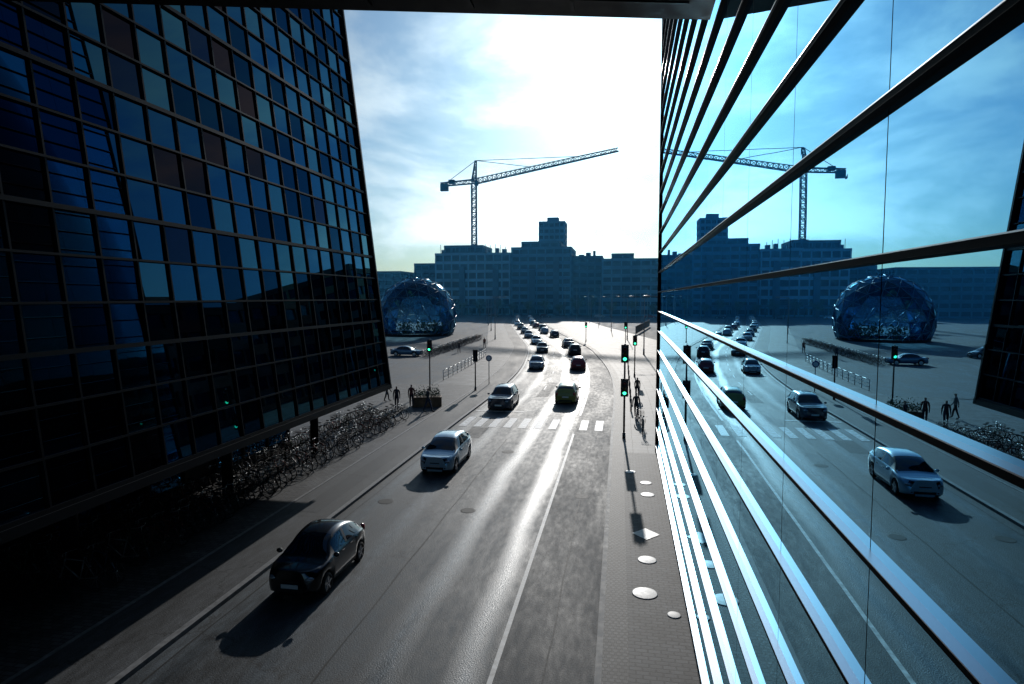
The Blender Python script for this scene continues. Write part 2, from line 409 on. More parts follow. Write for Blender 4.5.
mb.obox(P(YL-.04,NR*RH/2+.2,.03),ey,eh,en,.07,NR*RH/2+.15,.13,5)
top=P(0,NR*RH+.5,-.05); bot=P(0,0,-.05)
y1,y0=YL-.06,YL-NC*CW-.1
B=[(bot.x,bot.z),(top.x,top.z),(-34,top.z),(-34,bot.z)]
for (xa,za),(xb,zb_) in zip(B,B[1:]+B[:1]):
    mb.quad([(xa,y0,za),(xa,y1,za),(xb,y1,zb_),(xb,y0,zb_)],5)
mb.quad([(x,y1,z) for x,z in B],6); mb.quad([(x,y0,z) for x,z in B[::-1]],6)
for k in range(13): mb.b2(-16.2-k*1.4,-16.1-k*1.4,y1,y1+.06,3.6,28,5)
for k in range(8): mb.b2(-33,-15.9,y1+.002,y1+.09,4+k*3.4,4.3+k*3.4,5)
mb.b2(-34,-18,y0,y1-.8,.1,3.395,6)
for k in range(22):
    yy=y1-1-k*2.1
    mb.b2(-18,-17.9,yy-.06,yy+.06,.1,3.39,5)
    if k%4!=3: mb.quad([(-17.97,yy-.1,.6),(-17.97,yy-2,.6),(-17.97,yy-2,2.9),(-17.97,yy-.1,2.9)],1)
mb.b2(-18,-17.86,y0,y1-.8,.1,.5,5)
for k in range(6):
    mb.tube((-15.9,y1-2-k*7.5,.1),(-15.9,y1-2-k*7.5,3.39),.22,n=16,mi=5)
mb.obj('tilted_glass_building',M_gl+[M_frame,M_dark])
mb=MB()
def sl_(y,x): return 12.0+ (x+5.1)*.235
XC=XR-.17
A=[(-22,sl_(0,-22)),(XC,sl_(0,XC)),(XC-.35,-12),(-22,-12)]
zb=14.0;zt=15.2
mb.quad([(x,y,zb) for x,y in A[::-1]],0); mb.quad([(x,y,zt) for x,y in A],0)
for (a,b),(cx,dy) in zip(A,A[1:]+A[:1]): mb.quad([(a,b,zb),(cx,dy,zb),(cx,dy,zt),(a,b,zt)],0)
for k in range(11):
    x=-20+k*1.9
    mb.b2(x,x+.06,-10,sl_(0,x)-.3,zb-.05,zb-.002,1)
for k in range(1,5):
    d=Vector((1,.235,0)).normalized(); mb.obox((-9,sl_(0,-9)-.35*k*2.2,zb-.03),d,(-d.y,d.x,0),(0,0,1),10.5,.03,.02,1)
mb.obj('roof_canopy',[M_dark,M_frame])

# ---------------------------------------------------------------- background buildings
M_fb=mat('hazed_cladding',(.07,.20,.31),.7,noise=.25,scale=.08)  # distance haze is mixed into these blue cladding colours
M_fb2=mat('hazed_dark_cladding',(.035,.10,.16),.7,noise=.2,scale=.1)
M_fb3=mat('hazed_pale_cladding',(.16,.34,.46),.7,noise=.2,scale=.1)
M_fg=glassmat('far_window',(.003,.014,.032),(.25,.55,.85),1.5)
M_brick=mat('red_brick',(.30,.10,.06),.8,noise=.25,scale=.6)
M_cream=mat('cream_render',(.45,.38,.22),.8,noise=.1)
def block(mb,x0,x1,y0,y1,h0,h1,fh=3.6,bay=4.0,wall=0,glass=1,band=.45):
    mb.b2(x0+.3,x1-.3,y0+.3,y1-.3,h0,h1-.2,glass)
    nf=max(1,round((h1-h0)/fh)); f=(h1-h0)/nf
    for k in range(nf+1):
        z=h0+k*f; hh=f*band/2
        mb.b2(x0,x1,y0,y1,max(h0,z-hh),min(h1+.4,z+hh),wall)
    nb=max(1,round((x1-x0)/bay)); b=(x1-x0)/nb
    for k in range(nb+1):
        x=min(max(x0+k*b,x0+.35),x1-.35)
        mb.b2(x-.3,x+.3,y0+.06,y0+.4,h0,h1,wall)
        mb.b2(x-.3,x+.3,y1-.4,y1-.06,h0,h1,wall)
    nb=max(1,round((y1-y0)/bay)); b=(y1-y0)/nb
    for k in range(nb+1):
        y=min(max(y0+k*b,y0+.35),y1-.35)
        mb.b2(x0+.06,x0+.4,y-.3,y+.3,h0,h1,wall)
        mb.b2(x1-.4,x1-.06,y-.3,y+.3,h0,h1,wall)
YB=288
mb=MB()
block(mb,-97,-86,YB,YB+25,0,24,wall=2)
block(mb,-86,-50,YB-2,YB+30,0,28.5,band=.34,fh=4,wall=3)
block(mb,-83,-64,YB+3,YB+25,28.9,32.5,wall=2)
block(mb,-50,-22,YB,YB+30,0,31)
block(mb,-46,-28,YB+5,YB+28,31.4,34,wall=2)
block(mb,-22,-8,YB+4,YB+30,0,27,wall=2)
for k in range(26):
    x=-95+k*3.3; h=24 if x<-88 else 28.5 if x<-53 else 31 if x<-26 else 27
    if rnd.random()<.6: mb.b2(x,x+rnd.uniform(.8,2.5),YB+6,YB+9,h,h+rnd.uniform(1,4.5),2)
for k in range(14):
    x=-84+k*2.4; mb.tube((x,YB+1,28.9),(x,YB+1,31.5+rnd.random()*2),.12,n=4,mi=2)
for x in(-74,-58,-41,-30):
    mb.b2(x,x+2.6,YB-3.2,YB-2.1,0,rnd.uniform(20,27),2)
mb.b2(-84,-24,YB-6,YB-2.2,4.2,4.9,2)
for k in range(16): mb.tube((-83+k*3.9,YB-5.7,0),(-83+k*3.9,YB-5.7,4.2),.2,n=6,mi=2)
mb.obj('office_block',[M_fb,M_fg,M_fb2,M_fb3])
mb=MB()
block(mb,-43,-29,YB+45,YB+60,0,48,fh=3.2,bay=3)
mb.b2(-39,-33,YB+50,YB+56,48.3,51,0)
mb.obj('residential_tower',[M_fb,M_fg])
mb=MB(); block(mb,-8,26,YB-6,YB+20,0,25,wall=2); block(mb,-4,6,YB-2,YB+10,25.4,27.5); block(mb,26,60,YB-10,YB+20,0,19)
mb.obj('office_block',[M_fb2,M_fg,M_fb])
mb=MB(); block(mb,-160,-100,YB-10,YB+20,0,20); mb.obj('apartment_building',[M_fb2,M_fg])
mb=MB(); block(mb,34,58,70,120,0,19,wall=0); mb.obj('brick_building',[M_brick,M_fg])
mb=MB(); block(mb,30,60,135,190,0,26,wall=0); mb.obj('cream_building',[M_cream,M_fg])
mb=MB(); block(mb,-130,-95,120,170,0,18,wall=0); mb.obj('cream_building',[M_cream,M_fg])

mb=MB(); mb.b2(-220,180,125,268,.3,62)
hz=mb.obj('haze',[])
m=bpy.data.materials.new('haze_air'); m.use_nodes=True; nt=m.node_tree; nt.nodes.clear()
oo=nt.nodes.new('ShaderNodeOutputMaterial'); vs=nt.nodes.new('ShaderNodeVolumeScatter'); vs.inputs['Color'].default_value=(.08,.5,1,1)
vs.inputs['Density'].default_value=.0008; vs.inputs['Anisotropy'].default_value=.3; nt.links.new(vs.outputs[0],oo.inputs['Volume'])
hz.data.materials.append(m)

# ---------------------------------------------------------------- tower crane
M_crane=mat('crane_paint',(.015,.06,.10),.7,0,spec=.2)
mb=MB()
def lattice(p0,p1,w0,w1,nseg,r=.13,up=Vector((0,0,1)),tri=False):
    p0=Vector(p0);p1=Vector(p1);d=(p1-p0).normalized()
    a=d.cross(up) if abs(d.dot(up))<.95 else Vector((1,0,0)); a.normalize(); b=a.cross(d).normalized()
    prof=[(-1,-1),(1,-1),(1,1),(-1,1)] if not tri else [(-1,-1),(1,-1),(0,1)]
    pts=[]
    for i in range(nseg+1):
        t=i/nseg; ww=w0+(w1-w0)*t; q=p0.lerp(p1,t)
        pts.append([q+a*x*ww/2+b*y*ww/2 for x,y in prof])
    n=len(prof)
    for k in range(n): mb.tube(pts[0][k],pts[-1][k],r*1.25,n=4)
    for i in range(nseg):
        for k in range(n):
            k2=(k+1)%n
            mb.tube(pts[i][k],pts[i][k2],r*.8,n=4)
            if i%2: mb.tube(pts[i][k],pts[i+1][k2],r*.8,n=4)
            else: mb.tube(pts[i][k2],pts[i+1][k],r*.8,n=4)
CX,CY=-74.5,318
zj=66
lattice((CX,CY,0),(CX,CY,zj),2.4,2.4,28,.2)
jd=Vector((.98,-.06,.165)).normalized()
base=Vector((CX,CY,zj+1.5))
lattice(base,base+jd*74,2.7,1.6,30,.2,tri=True)
cd=Vector((-.98,.06,-.05)).normalized()
lattice(base,base+cd*18,2.0,1.7,7,.18)
mb.box(base+cd*16+Vector((0,0,-1.6)),(4,2.2,3.6))
mb.box(base+cd*12+Vector((0,0,.9)),(3,2,2))
apex=base+Vector((1,0,10.5))
lattice(base,apex,2.2,.7,5,.2)
mb.tube(apex,base+jd*30+Vector((0,0,1)),.15,n=4); mb.tube(apex,base+jd*55+Vector((0,0,.8)),.15,n=4)
mb.tube(apex,base+cd*16,.15,n=4)
mb.box(base+Vector((1.6,-1.6,-1.2)),(1.8,1.8,2.4))
mb.obj('tower_crane',[M_crane])

# ---------------------------------------------------------------- glass dome
M_dglass=bpy.data.materials.new('dome_glass'); M_dglass.use_nodes=True; nt=M_dglass.node_tree; nt.nodes.clear()
o_=nt.nodes.new('ShaderNodeOutputMaterial'); a_=nt.nodes.new('ShaderNodeBsdfTransparent'); a_.inputs[0].default_value=(.62,.88,1,1)
g_=nt.nodes.new('ShaderNodeBsdfGlossy'); g_.inputs[0].default_value=(.35,.75,1,1); g_.inputs['Roughness'].default_value=.1
f_=nt.nodes.new('ShaderNodeFresnel'); f_.inputs[0].default_value=1.8; m_=nt.nodes.new('ShaderNodeMixShader')
nt.links.new(f_.outputs[0],m_.inputs[0]); nt.links.new(a_.outputs[0],m_.inputs[1]); nt.links.new(g_.outputs[0],m_.inputs[2]); nt.links.new(m_.outputs[0],o_.inputs[0])
M_leaf=mat('foliage',(.05,.085,.035),.6,noise=.5,scale=2)
M_leaf2=mat('foliage_light',(.085,.12,.05),.6,noise=.4,scale=2)
M_strut=mat('dome_strut',(.10,.24,.35),.4,.5)
bm=bmesh.new(); bmesh.ops.create_icosphere(bm,subdivisions=3,radius=8.8)
bm.transform(Matrix.Rotation(R(17),4,'X')@Matrix.Rotation(R(10),4,'Z'))
bmesh.ops.bisect_plane(bm,geom=bm.verts[:]+bm.edges[:]+bm.faces[:],plane_co=(0,0,-3.9),plane_no=(0,0,-1),clear_outer=True)
mb=MB()
for f in bm.faces:
    mb.quad([v.co*.997 for v in f.verts],0)
for e in bm.edges: mb.tube(e.verts[0].co,e.verts[1].co,.055,n=5,mi=1)
bm.free()
mb.lathe((0,0,-3.95),(0,0,1),[(8.0,0),(8.0,.5),(7.7,.5)],40,2)
rr=random.Random(5)
for k in range(450):
    q=rr.choice((2,5,6))
    d=Vector((rr.gauss(0,1),rr.gauss(0,1),rr.gauss(0,.8))); p=Vector((math.cos(q*1.3)*4,math.sin(q*1.3)*4,-2.4))+d*.9
    if p.length>7.6: continue
    u1=Vector((rr.gauss(0,1),rr.gauss(0,1),rr.gauss(0,1))).normalized(); u2=u1.orthogonal().normalized(); s_=rr.uniform(.2,.4)
    mb.quad([p-u1*s_,p+u2*s_*.6,p+u1*s_,p-u2*s_*.6],3)
mb.obj('geodesic_dome',[M_dglass,M_strut,M_dark,M_leaf],loc=(-44.5,134,3.95))

# ---------------------------------------------------------------- cars
M_tyre=mat('tyre',(.015,.015,.015),.8); M_rim=mat('alloy_rim',(.5,.5,.52),.3,.9)
M_cg=mat('car_glass',(.008,.011,.014),.03,0,spec=1.0)
M_hl=mat('headlight_glass',(.4,.42,.45),.08,.3,spec=1); M_tl=mat('tail_light',(.35,.01,.01),.15,spec=1)
M_plate=mat('number_plate',(.75,.75,.72),.5)
M_trim=mat('black_trim',(.012,.012,.013),.5)
def paint(n,c_): return mat('paint_'+n,c_,.28,.25,coat=1)
PT={k:paint(k,v) for k,v in dict(black=(.004,.004,.005),white=(.58,.78,.88),navy=(.02,.035,.06),yellow=(.22,.21,.03),red=(.22,.015,.015),silver=(.35,.40,.45),blue=(.04,.12,.2),grey=(.09,.1,.11)).items()}
STY=dict(
 hatch=dict(b=[(0,.52),(.02,.66),(.06,.79),(.14,.91),(.24,.99),(.45,1.02),(.75,1.04),(.92,1.06),(.97,.98),(1,.7)],
            r=[(.12,.88),(.19,.98),(.28,1.22),(.36,1.40),(.46,1.52),(.58,1.55),(.72,1.51),(.84,1.41),(.92,1.2),(.97,.98),(1,.68)],H=1.55),
 mini=dict(b=[(0,.53),(.02,.68),(.07,.82),(.16,.91),(.28,.96),(.5,.98),(.8,.98),(.93,.92),(.98,.82),(1,.6)],
            r=[(.17,.9),(.24,.98),(.31,1.2),(.38,1.37),(.48,1.47),(.60,1.49),(.73,1.42),(.84,1.27),(.92,1.02),(.98,.8),(1,.58)],H=1.49),
 suv=dict(b=[(0,.62),(.02,.82),(.06,.93),(.15,1.0),(.27,1.06),(.5,1.08),(.8,1.1),(.94,1.1),(.98,1.0),(1,.75)],
            r=[(.19,.98),(.26,1.07),(.34,1.36),(.40,1.56),(.5,1.65),(.65,1.66),(.8,1.63),(.9,1.5),(.96,1.15),(.99,.95),(1,.7)],H=1.66),
 sedan=dict(b=[(0,.5),(.02,.64),(.07,.74),(.16,.82),(.28,.9),(.5,.93),(.75,.96),(.86,.97),(.97,.94),(1,.65)],
            r=[(.2,.82),(.28,.91),(.36,1.18),(.43,1.36),(.52,1.44),(.62,1.43),(.72,1.34),(.8,1.12),(.86,.98),(.97,.9),(1,.6)],H=1.44))
HW=[(0,.62),(.012,.74),(.04,.87),(.10,.96),(.22,1),(.8,1),(.92,.95),(.98,.86),(1,.74)]
def car_mesh(nm,style,L,W,H,pt):
    st=STY[style]; k=H/st['H']; mb=MB()
    rw=.325 if style!='mini' else .30; ra=rw+.055
    sf=.185 if style!='mini' else .19; sr=.80 if style!='mini' else .82
    yf=sf*L-L/2; yr=sr*L-L/2
    ss=sorted(set([round(i/64,4) for i in range(65)]+[.004,.008,.025,.985,.992]+[round((yw+L/2+dx*ra)/L,4) for yw in(yf,yr) for dx in(-.999,-.9,-.97,.97,.9,.999)]))
    rings=[];info=[]
    for s in ss:
        y=s*L-L/2; w_=interp(HW,s)*W/2; b=sinterp(st['b'],s)*k; r_=max(b+.004,sinterp(st['r'],s)*k)
        g=r_-b; kk=min(1,g/(.4*k)); kk=kk*kk*(3-2*kk)
        zs_=.23+.06*(max(0,.06-s)/.06)+.05*(max(0,s-.95)/.05)
        for yw in(yf,yr):
            d=abs(y-yw)
            if d<ra: zs_=max(zs_,rw+math.sqrt(ra*ra-d*d))
        zs_=min(zs_,b-.08)
        x7=w_*(.86*(1-kk)+.68*kk)
        h=[(0,.2),(w_*.66,.2),(w_*.66,max(.21,zs_)),(w_*.955,zs_),(w_*.995,zs_+(b-zs_)*.3),(w_,zs_+(b-zs_)*.62),(w_*.975,zs_+(b-zs_)*.86),(w_*.93,b),
           (w_*.90*(1-kk)+w_*.90*kk,b+g*.06),(x7+.012,b+g*.84),(x7*.91,b+g*.955),(x7*.6,r_+.006+.012*(1-kk)),(0,r_+.02+.02*(1-kk))]
        ring=[(x,y,z) for x,z in h]+[(-x,y,z) for x,z in h[-2:0:-1]]
        rings.append(ring); info.append((s,b,r_,g))
    n=len(rings[0]); i0=len(mb.v)
    for rg in rings: mb.v+=rg
    rmax=max(i[2] for i in info)
    hl=12
    for i in range(len(rings)-1):
        s=(info[i][0]+info[i+1][0])/2; g=(info[i][3]+info[i+1][3])/2; r_=(info[i][2]+info[i+1][2])/2
        slope=(info[i+1][2]-info[i][2])/((info[i+1][0]-info[i][0])*L)
        for j in range(n):
            jj=j if j<hl else n-1-j
            m=0
            if jj<=1: m=2
            elif jj==2 : m=2
            elif jj==8:
                if g>.2*k and s<.5 or g>.24*k: m=1
                if abs(s-.56)<.012 : m=2
                if slope>.35 and g<.34*k: m=2
            elif jj in(9,):
                m=0
                if (slope>.28 and g>.07 and s<.5): m=2
            elif jj>=10:
                if s<.5 and slope>.30 and g>.05*k and r_<rmax-.035: m=1
                if s>.6 and slope<-.42 and g>.16*k and r_<rmax-.09: m=1
            j2=(j+1)%n
            mb.f.append((i0+i*n+j,i0+i*n+j2,i0+(i+1)*n+j2,i0+(i+1)*n+j)); mb.m.append(m); mb.sm.append(True)
    mb.f.append(tuple(i0+j for j in range(n))[::-1]); mb.m.append(0); mb.sm.append(False)
    q=i0+(len(rings)-1)*n; mb.f.append(tuple(q+j for j in range(n))); mb.m.append(0); mb.sm.append(False)
    for yw in(yf,yr):
        for sx in(-1,1):
            x=sx*(W/2-.02); 
            mb.lathe((x,yw,rw),(-sx,0,0),[(.001,.03),(.17,.02),(rw-.12,.03),(rw-.10,.0),(rw-.03,.0),(rw,.035),(rw,.19),(rw-.04,.21),(.01,.21)],26,3,mis=[4,4,4,3,3,3,3,3])
            for a in range(5):
                t=a*2*math.pi/5+.3; 
                mb.obox((x-sx*.012,yw+math.cos(t)*.125,rw+math.sin(t)*.125),(1,0,0),(0,math.cos(t),math.sin(t)),(0,-math.sin(t),math.cos(t)),.012,.1,.028,4)
            mb.torus((x-sx*.012,yw,rw),(1,0,0),rw-.1,.014,24,5,3)
    f0=-L/2; r0=L/2; w2=W/2
    zb0=.66*k if style!='suv' else .76*k
    for sx in(-1,1):
        mb.ell((sx*w2*.62,f0+.115,zb0+.01),(.16,.12,.07),5); 
        mb.ell((sx*w2*.76,r0-.10,zb0+.22),(.09,.12,.14),6)
        mb.ell((sx*(w2+.07),f0+L*.29,1.01*k if style!='suv' else 1.1),(.10,.055,.07),0)
        mb.ell((sx*(w2+.07),f0+L*.29+.03,1.01*k if style!='suv' else 1.1),(.085,.04,.058),1)
        mb.ell((sx*w2*.56,f0+.05,.36),(.08,.06,.05),2)
        for s_ in(.47,.63): mb.box((sx*(w2*.985),s_*L-L/2,.88*k),(.03,.16,.025),2)
    mb.box((0,f0+.035,.35),(W*.48,.09,.11),2); mb.box((0,f0+.03,zb0-.06),(W*.26,.08,.04),2)
    mb.box((0,f0-.022,.46),(.50,.02,.11),7); mb.box((0,r0+.01,.62 if style!='suv' else .8),(.50,.03,.11),7)
    mb.box((0,r0-.02,.33),(W*.60,.08,.14),2)
    return mb.mesh(nm,[pt,M_cg,M_trim,M_tyre,M_rim,M_hl,M_tl,M_plate])
CM={}
def car(style,L,W,H,col,x,y,out=False,rz=None):
    key=(style,L,W,H,col)
    if key not in CM: CM[key]=car_mesh('car',style,L,W,H,PT[col])
    if rz is None:
        rz=math.atan2(-(c(y+1)-c(y-1)),2)+(math.pi if out else 0)
    return inst('car',CM[key],(x,y,.004),rz)
car('mini',3.6,1.64,1.47,'black',-8.85,17.2)
car('hatch',4.35,1.75,1.53,'white',-8.5,30.1)
car('suv',4.5,1.84,1.62,'navy',-8.7,46.9)
car('hatch',4.2,1.78,1.5,'yellow',-4.1,50.4,out=True)
car('hatch',4.2,1.78,1.5,'silver',-9.6,73.3)
car('sedan',4.5,1.8,1.45,'grey',-11.7,95.5)
car('hatch',4.2,1.78,1.5,'red',-4.75,73.4,out=True)
car('suv',4.5,1.84,1.6,'black',-6.5,92,out=True)
car('sedan',4.5,1.8,1.45,'grey',-8.6,106,out=True)
car('hatch',4.2,1.78,1.5,'navy',-13.5,131,out=True)
car('hatch',4.2,1.78,1.5,'silver',-18.6,128.5)
car('suv',4.5,1.84,1.6,'black',-19.2,157,out=True)
car('sedan',4.5,1.8,1.45,'white',-14.8,112)
car('hatch',4.2,1.78,1.5,'navy',-21.6,143)
car('suv',4.5,1.84,1.6,'black',-25.4,161)
for y,st,cc in((181,'sedan','white'),(194,'hatch','silver'),(205,'suv','black'),(218,'hatch','navy'),(229,'sedan','white'),(240,'hatch','silver')):
    car(st,4.4,1.8,1.5,cc,c(y)-8.8,y)
for y,st,cc in((144,'hatch','silver'),(170,'hatch','red'),(184,'hatch','black'),(199,'sedan','white'),(211,'hatch','navy'),(224,'suv','black'),(237,'hatch','white')):
    car(st,4.4,1.8,1.5,cc,c(y)-4.1,y,out=True)
for x,y,st,cc in((-70,256,'hatch','white'),(-52,257,'sedan','black'),(-30,256,'suv','navy'),(-8,258,'hatch','silver'),(12,256,'sedan','red')):
    car(st,4.4,1.8,1.5,cc,x,y,rz=R(90))
car('sedan',4.5,1.8,1.42,'blue',-30,85.5,rz=R(88))
car('hatch',4.3,1.8,1.5,'grey',-44,96,rz=R(80))

# ---------------------------------------------------------------- bicycles
def bike_mesh(col):
    mb=MB(); rw=.34
    for y in(-.53,.53):
        mb.torus((0,y,rw),(1,0,0),rw-.02,.022,22,5,1)
        for a in range(9):
            t=a*math.pi/4.5; mb.tube((0,y,rw),(0,y+math.cos(t)*(rw-.03),rw+math.sin(t)*(rw-.03)),.004,n=3,mi=2,cap=False)
        mb.tube((-.05,y,rw),(.05,y,rw),.02,n=6,mi=2)
    BB=(0,.05,.29);ST=(0,.2,.82);HT=(0,-.36,.86);HB=(0,-.40,.68);RA=(0,.53,rw);FA=(0,-.53,rw)
    for a,b,r_ in((BB,ST,.018),(ST,HT,.018),(BB,HB,.02),(HT,HB,.02),(BB,RA,.012),(ST,RA,.011),(HB,FA,.014)): mb.tube(a,b,r_,n=6,mi=0)
    mb.tube(ST,(0,.23,.95),.013,n=6,mi=2); mb.ell((0,.24,.97),(.07,.13,.035),1,8,5)
    mb.tube(HT,(0,-.34,1.02),.013,n=6,mi=2)
    mb.tube((-.27,-.22,1.04),(-.1,-.35,1.03),.012,n=6,mi=2);mb.tube((.27,-.22,1.04),(.1,-.35,1.03),.012,n=6,mi=2);mb.tube((-.1,-.35,1.03),(.1,-.35,1.03),.012,n=6,mi=2)
    mb.tube((0,.53,.74),(0,.18,.74),.012,n=5,mi=1); mb.tube((0,.53,.74),RA,.008,n=4,mi=1)
    mb.tube((-.08,.05,.29),(.08,.05,.29),.015,n=6,mi=2); mb.box((.11,.05,.14),(.08,.09,.02),1); mb.box((-.11,.05,.44),(.08,.09,.02),1)
    for z in(.72,.82,.92):
        for a,b in(((-.17,-.72),(.17,-.72)),((.17,-.72),(.17,-.45)),((.17,-.45),(-.17,-.45)),((-.17,-.45),(-.17,-.72))):
            mb.tube((a[0],a[1],z),(b[0],b[1],z),.007,n=3,mi=1,cap=False)
    for x in(-.17,-.06,.06,.17):
        for y in(-.72,-.45): mb.tube((x,y,.72),(x,y,.92),.006,n=3,mi=1,cap=False)
    return mb.mesh('bicycle',[col,M_tyre,M_gal])
BM=[bike_mesh(mat('bike_'+str(i),cc,.35,.3)) for i,cc in enumerate(((.02,.02,.022),(.15,.02,.02),(.25,.26,.27),(.02,.06,.1),(.03,.08,.04)))]
rb=random.Random(9)
y=15
while y<40.5:
    for xx in(-15.0,-16.9):
        if rb.random()<.86: inst('bicycle',rb.choice(BM),(xx+rb.uniform(-.2,.2),y+rb.uniform(-.1,.1),.115),R(90)+rb.uniform(-.25,.25)+(math.pi if rb.random()<.4 else 0))
    y+=.52
y=84
while y<122:
    if rb.random()<.85: inst('bicycle',rb.choice(BM),(-26.5+rb.uniform(-.3,.3)-(y-84)*.03,y,.01),R(90)+rb.uniform(-.3,.3))
    y+=.7
mb=MB()
for k in range(30):
    yy=86+k*1.25; x=-27.8-(yy-84)*.03
    mb.tube((x,yy,0),(x,yy,.75),.025,n=6); mb.tube((x,yy+.6,0),(x,yy+.6,.75),.025,n=6); mb.tube((x,yy,.75),(x,yy+.6,.75),.025,n=6)
mb.obj('bicycle_rack',[M_gal])
mb=MB()
y=60
while y<86:
    x=-17.2+c(y)*.6; x2=-17.2+c(y+2)*.6
    mb.tube((x,y,.1),(x,y,1.15),.035,n=8)
    for z in(.45,.8,1.12): mb.tube((x,y,z),(x2,y+2,z),.025,n=6)
    y+=2
mb.tube((x2,y,.1),(x2,y,1.15),.035,n=8)
mb.obj('railing',[M_gal])

# ---------------------------------------------------------------- traffic lights & lamps
M_green=mat('green_signal',(.05,.6,.3),.4,emit=(.05,1,.45),es=3)
M_redoff=mat('red_lens',(.15,.01,.01),.3); M_amb=mat('amber_lens',(.15,.08,.01),.3)
def traffic_light(x,y,h,heads,z0=.1,rz=0,arm=0):
    mb=MB(); mb.tube((0,0,0),(0,0,h),.065,.05,n=10,mi=0); mb.tube((0,0,0),(0,0,.35),.1,.09,n=10,mi=0)
    for hx,hz in heads:
        mb.box((hx,-.09,hz),(.30,.2,.92),0); mb.box((hx,.0,hz),(.44,.02,1.06),0)
        mb.tube((0,0,hz+.3),(hx,-.05,hz+.3),.03,n=6); mb.tube((0,0,hz-.3),(hx,-.05,hz-.3),.03,n=6)
        for i,m in enumerate((2,3,1)):
            zc=hz+.29-i*.29
            mb.lathe((hx,-.19,zc),(0,-1,0),[(.105,0),(.1,.01),(.001,.025)],16,m)
            for a in range(8):
                t=math.pi*a/8; t2=math.pi*(a+1)/8
                mb.quad([(hx+.12*math.cos(t),-.19,zc+.12*math.sin(t)),(hx+.12*math.cos(t2),-.19,zc+.12*math.sin(t2)),(hx+.12*math.cos(t2),-.36,zc+.12*math.sin(t2)-.02),(hx+.12*math.cos(t),-.36,zc+.12*math.sin(t)-.02)],0)
    return mb.obj('traffic_light',[M_blk,M_green,M_redoff,M_amb],(x,y,z0),rz)
traffic_light(.33,37,5.6,[(0,5.0),(.0,3.0)])
traffic_light(-16.5,53,4.6,[(0,4.0)],rz=.1)
traffic_light(-12.6,54,3.6,[(0,3.1)],rz=math.pi)
traffic_light(1.6,66,4.4,[(0,3.8)])
traffic_light(.9,96,4.6,[(0,4.0)])
traffic_light(-6.2,118,3.6,[(0,3.1)])
def lamp_mesh(h,arm=1.6):
    mb=MB(); mb.tube((0,0,0),(0,0,h),.09,.05,n=10); mb.tube((0,0,0),(0,0,.9),.13,.12,n=10)
    mb.tube((0,0,h),(arm*.5,0,h+.35),.04,n=8); mb.tube((arm*.5,0,h+.35),(arm,0,h+.4),.04,n=8)
    mb.ell((arm+.25,0,h+.38),(.42,.16,.09),0,12,6)
    return mb.mesh('street_lamp',[M_gal])
LM=lamp_mesh(8)
for x,y in((4.5,64),(3.5,92),(1.5,124),(-2,155),(-6,186),(-10,216),(7,205),(12,178),(16,150)):
    inst('street_lamp',LM,(x,y,.1),math.pi)
for x,y in((-24,120),(-31,150),(-38,180),(-46,215)): inst('street_lamp',LM,(x,y,0),0)
FM=MB(); FM.tube((0,0,0),(0,0,12),.12,.06,n=8); FM.ell((0,0,12.05),(.12,.12,.12),0,8,6); FM.lathe((0,0,0),(0,0,1),[(.2,0),(.2,.2),(.1,.25)],12)
FM=FM.mesh('flagpole',[M_gal])
for k in range(12): inst('flagpole',FM,(-20+k*4.3,232+k*.8,.0))
BO=MB(); BO.tube((0,0,0),(0,0,.9),.06,n=10); BO.ell((0,0,.9),(.06,.06,.04),0,10,6); BO=BO.mesh('bollard',[M_blk])
for k in range(7): inst('bollard',BO,(.9+k*.02,46+k*4.5,.1))
mb=MB()
M_fence=mat('site_fence',(.2,.13,.09),.7,noise=.2)
for k in range(14):
    x=3.5+k*.35; y=140+k*2.9
    mb.tube((x,y,0.1),(x,y,2.1),.05,n=6); mb.obox((x+.17,y+1.45,1.15),Vector((.12,.99,0)),Vector((.99,-.12,0)),(0,0,1),1.42,.02,.85)
mb.obj('construction_fence',[M_fence])
M_wood=mat('timber',(.16,.09,.05),.7,noise=.3,scale=4)
mb=MB(); mb.box((0,0,.35),(2.2,.9,.7),0); mb.box((0,0,.71),(2.26,.96,.05),0); mb.box((0,0,.05),(2.1,.8,.08),0)
rr=random.Random(2)
for k in range(500):
    p=Vector((rr.uniform(-1,1),rr.uniform(-.38,.38),.75+abs(rr.gauss(0,.3)))); u1=Vector((rr.gauss(0,1),rr.gauss(0,1),rr.gauss(0,1))).normalized(); u2=u1.orthogonal().normalized(); s_=rr.uniform(.05,.1)
    mb.quad([p-u1*s_,p+u2*s_*.5,p+u1*s_,p-u2*s_*.5],1)
mb.obj('planter',[M_wood,M_leaf],(-14.4,45.5,.115),.3)
mb=MB(); mb.tube((0,0,0),(0,0,2.6),.04,n=8); mb.lathe((0,-.03,2.5),(0,-1,0),[(.3,0),(.3,.02),(.001,.02)],24,1); mb.lathe((0,-.052,2.5),(0,-1,0),[(.2,0),(.001,.001)],24,2)
mb.obj('traffic_sign',[M_gal,mat('sign_blue',(.02,.08,.3),.4),mat('sign_white',(.8,.8,.8),.4)],(-12.2,58,.1))

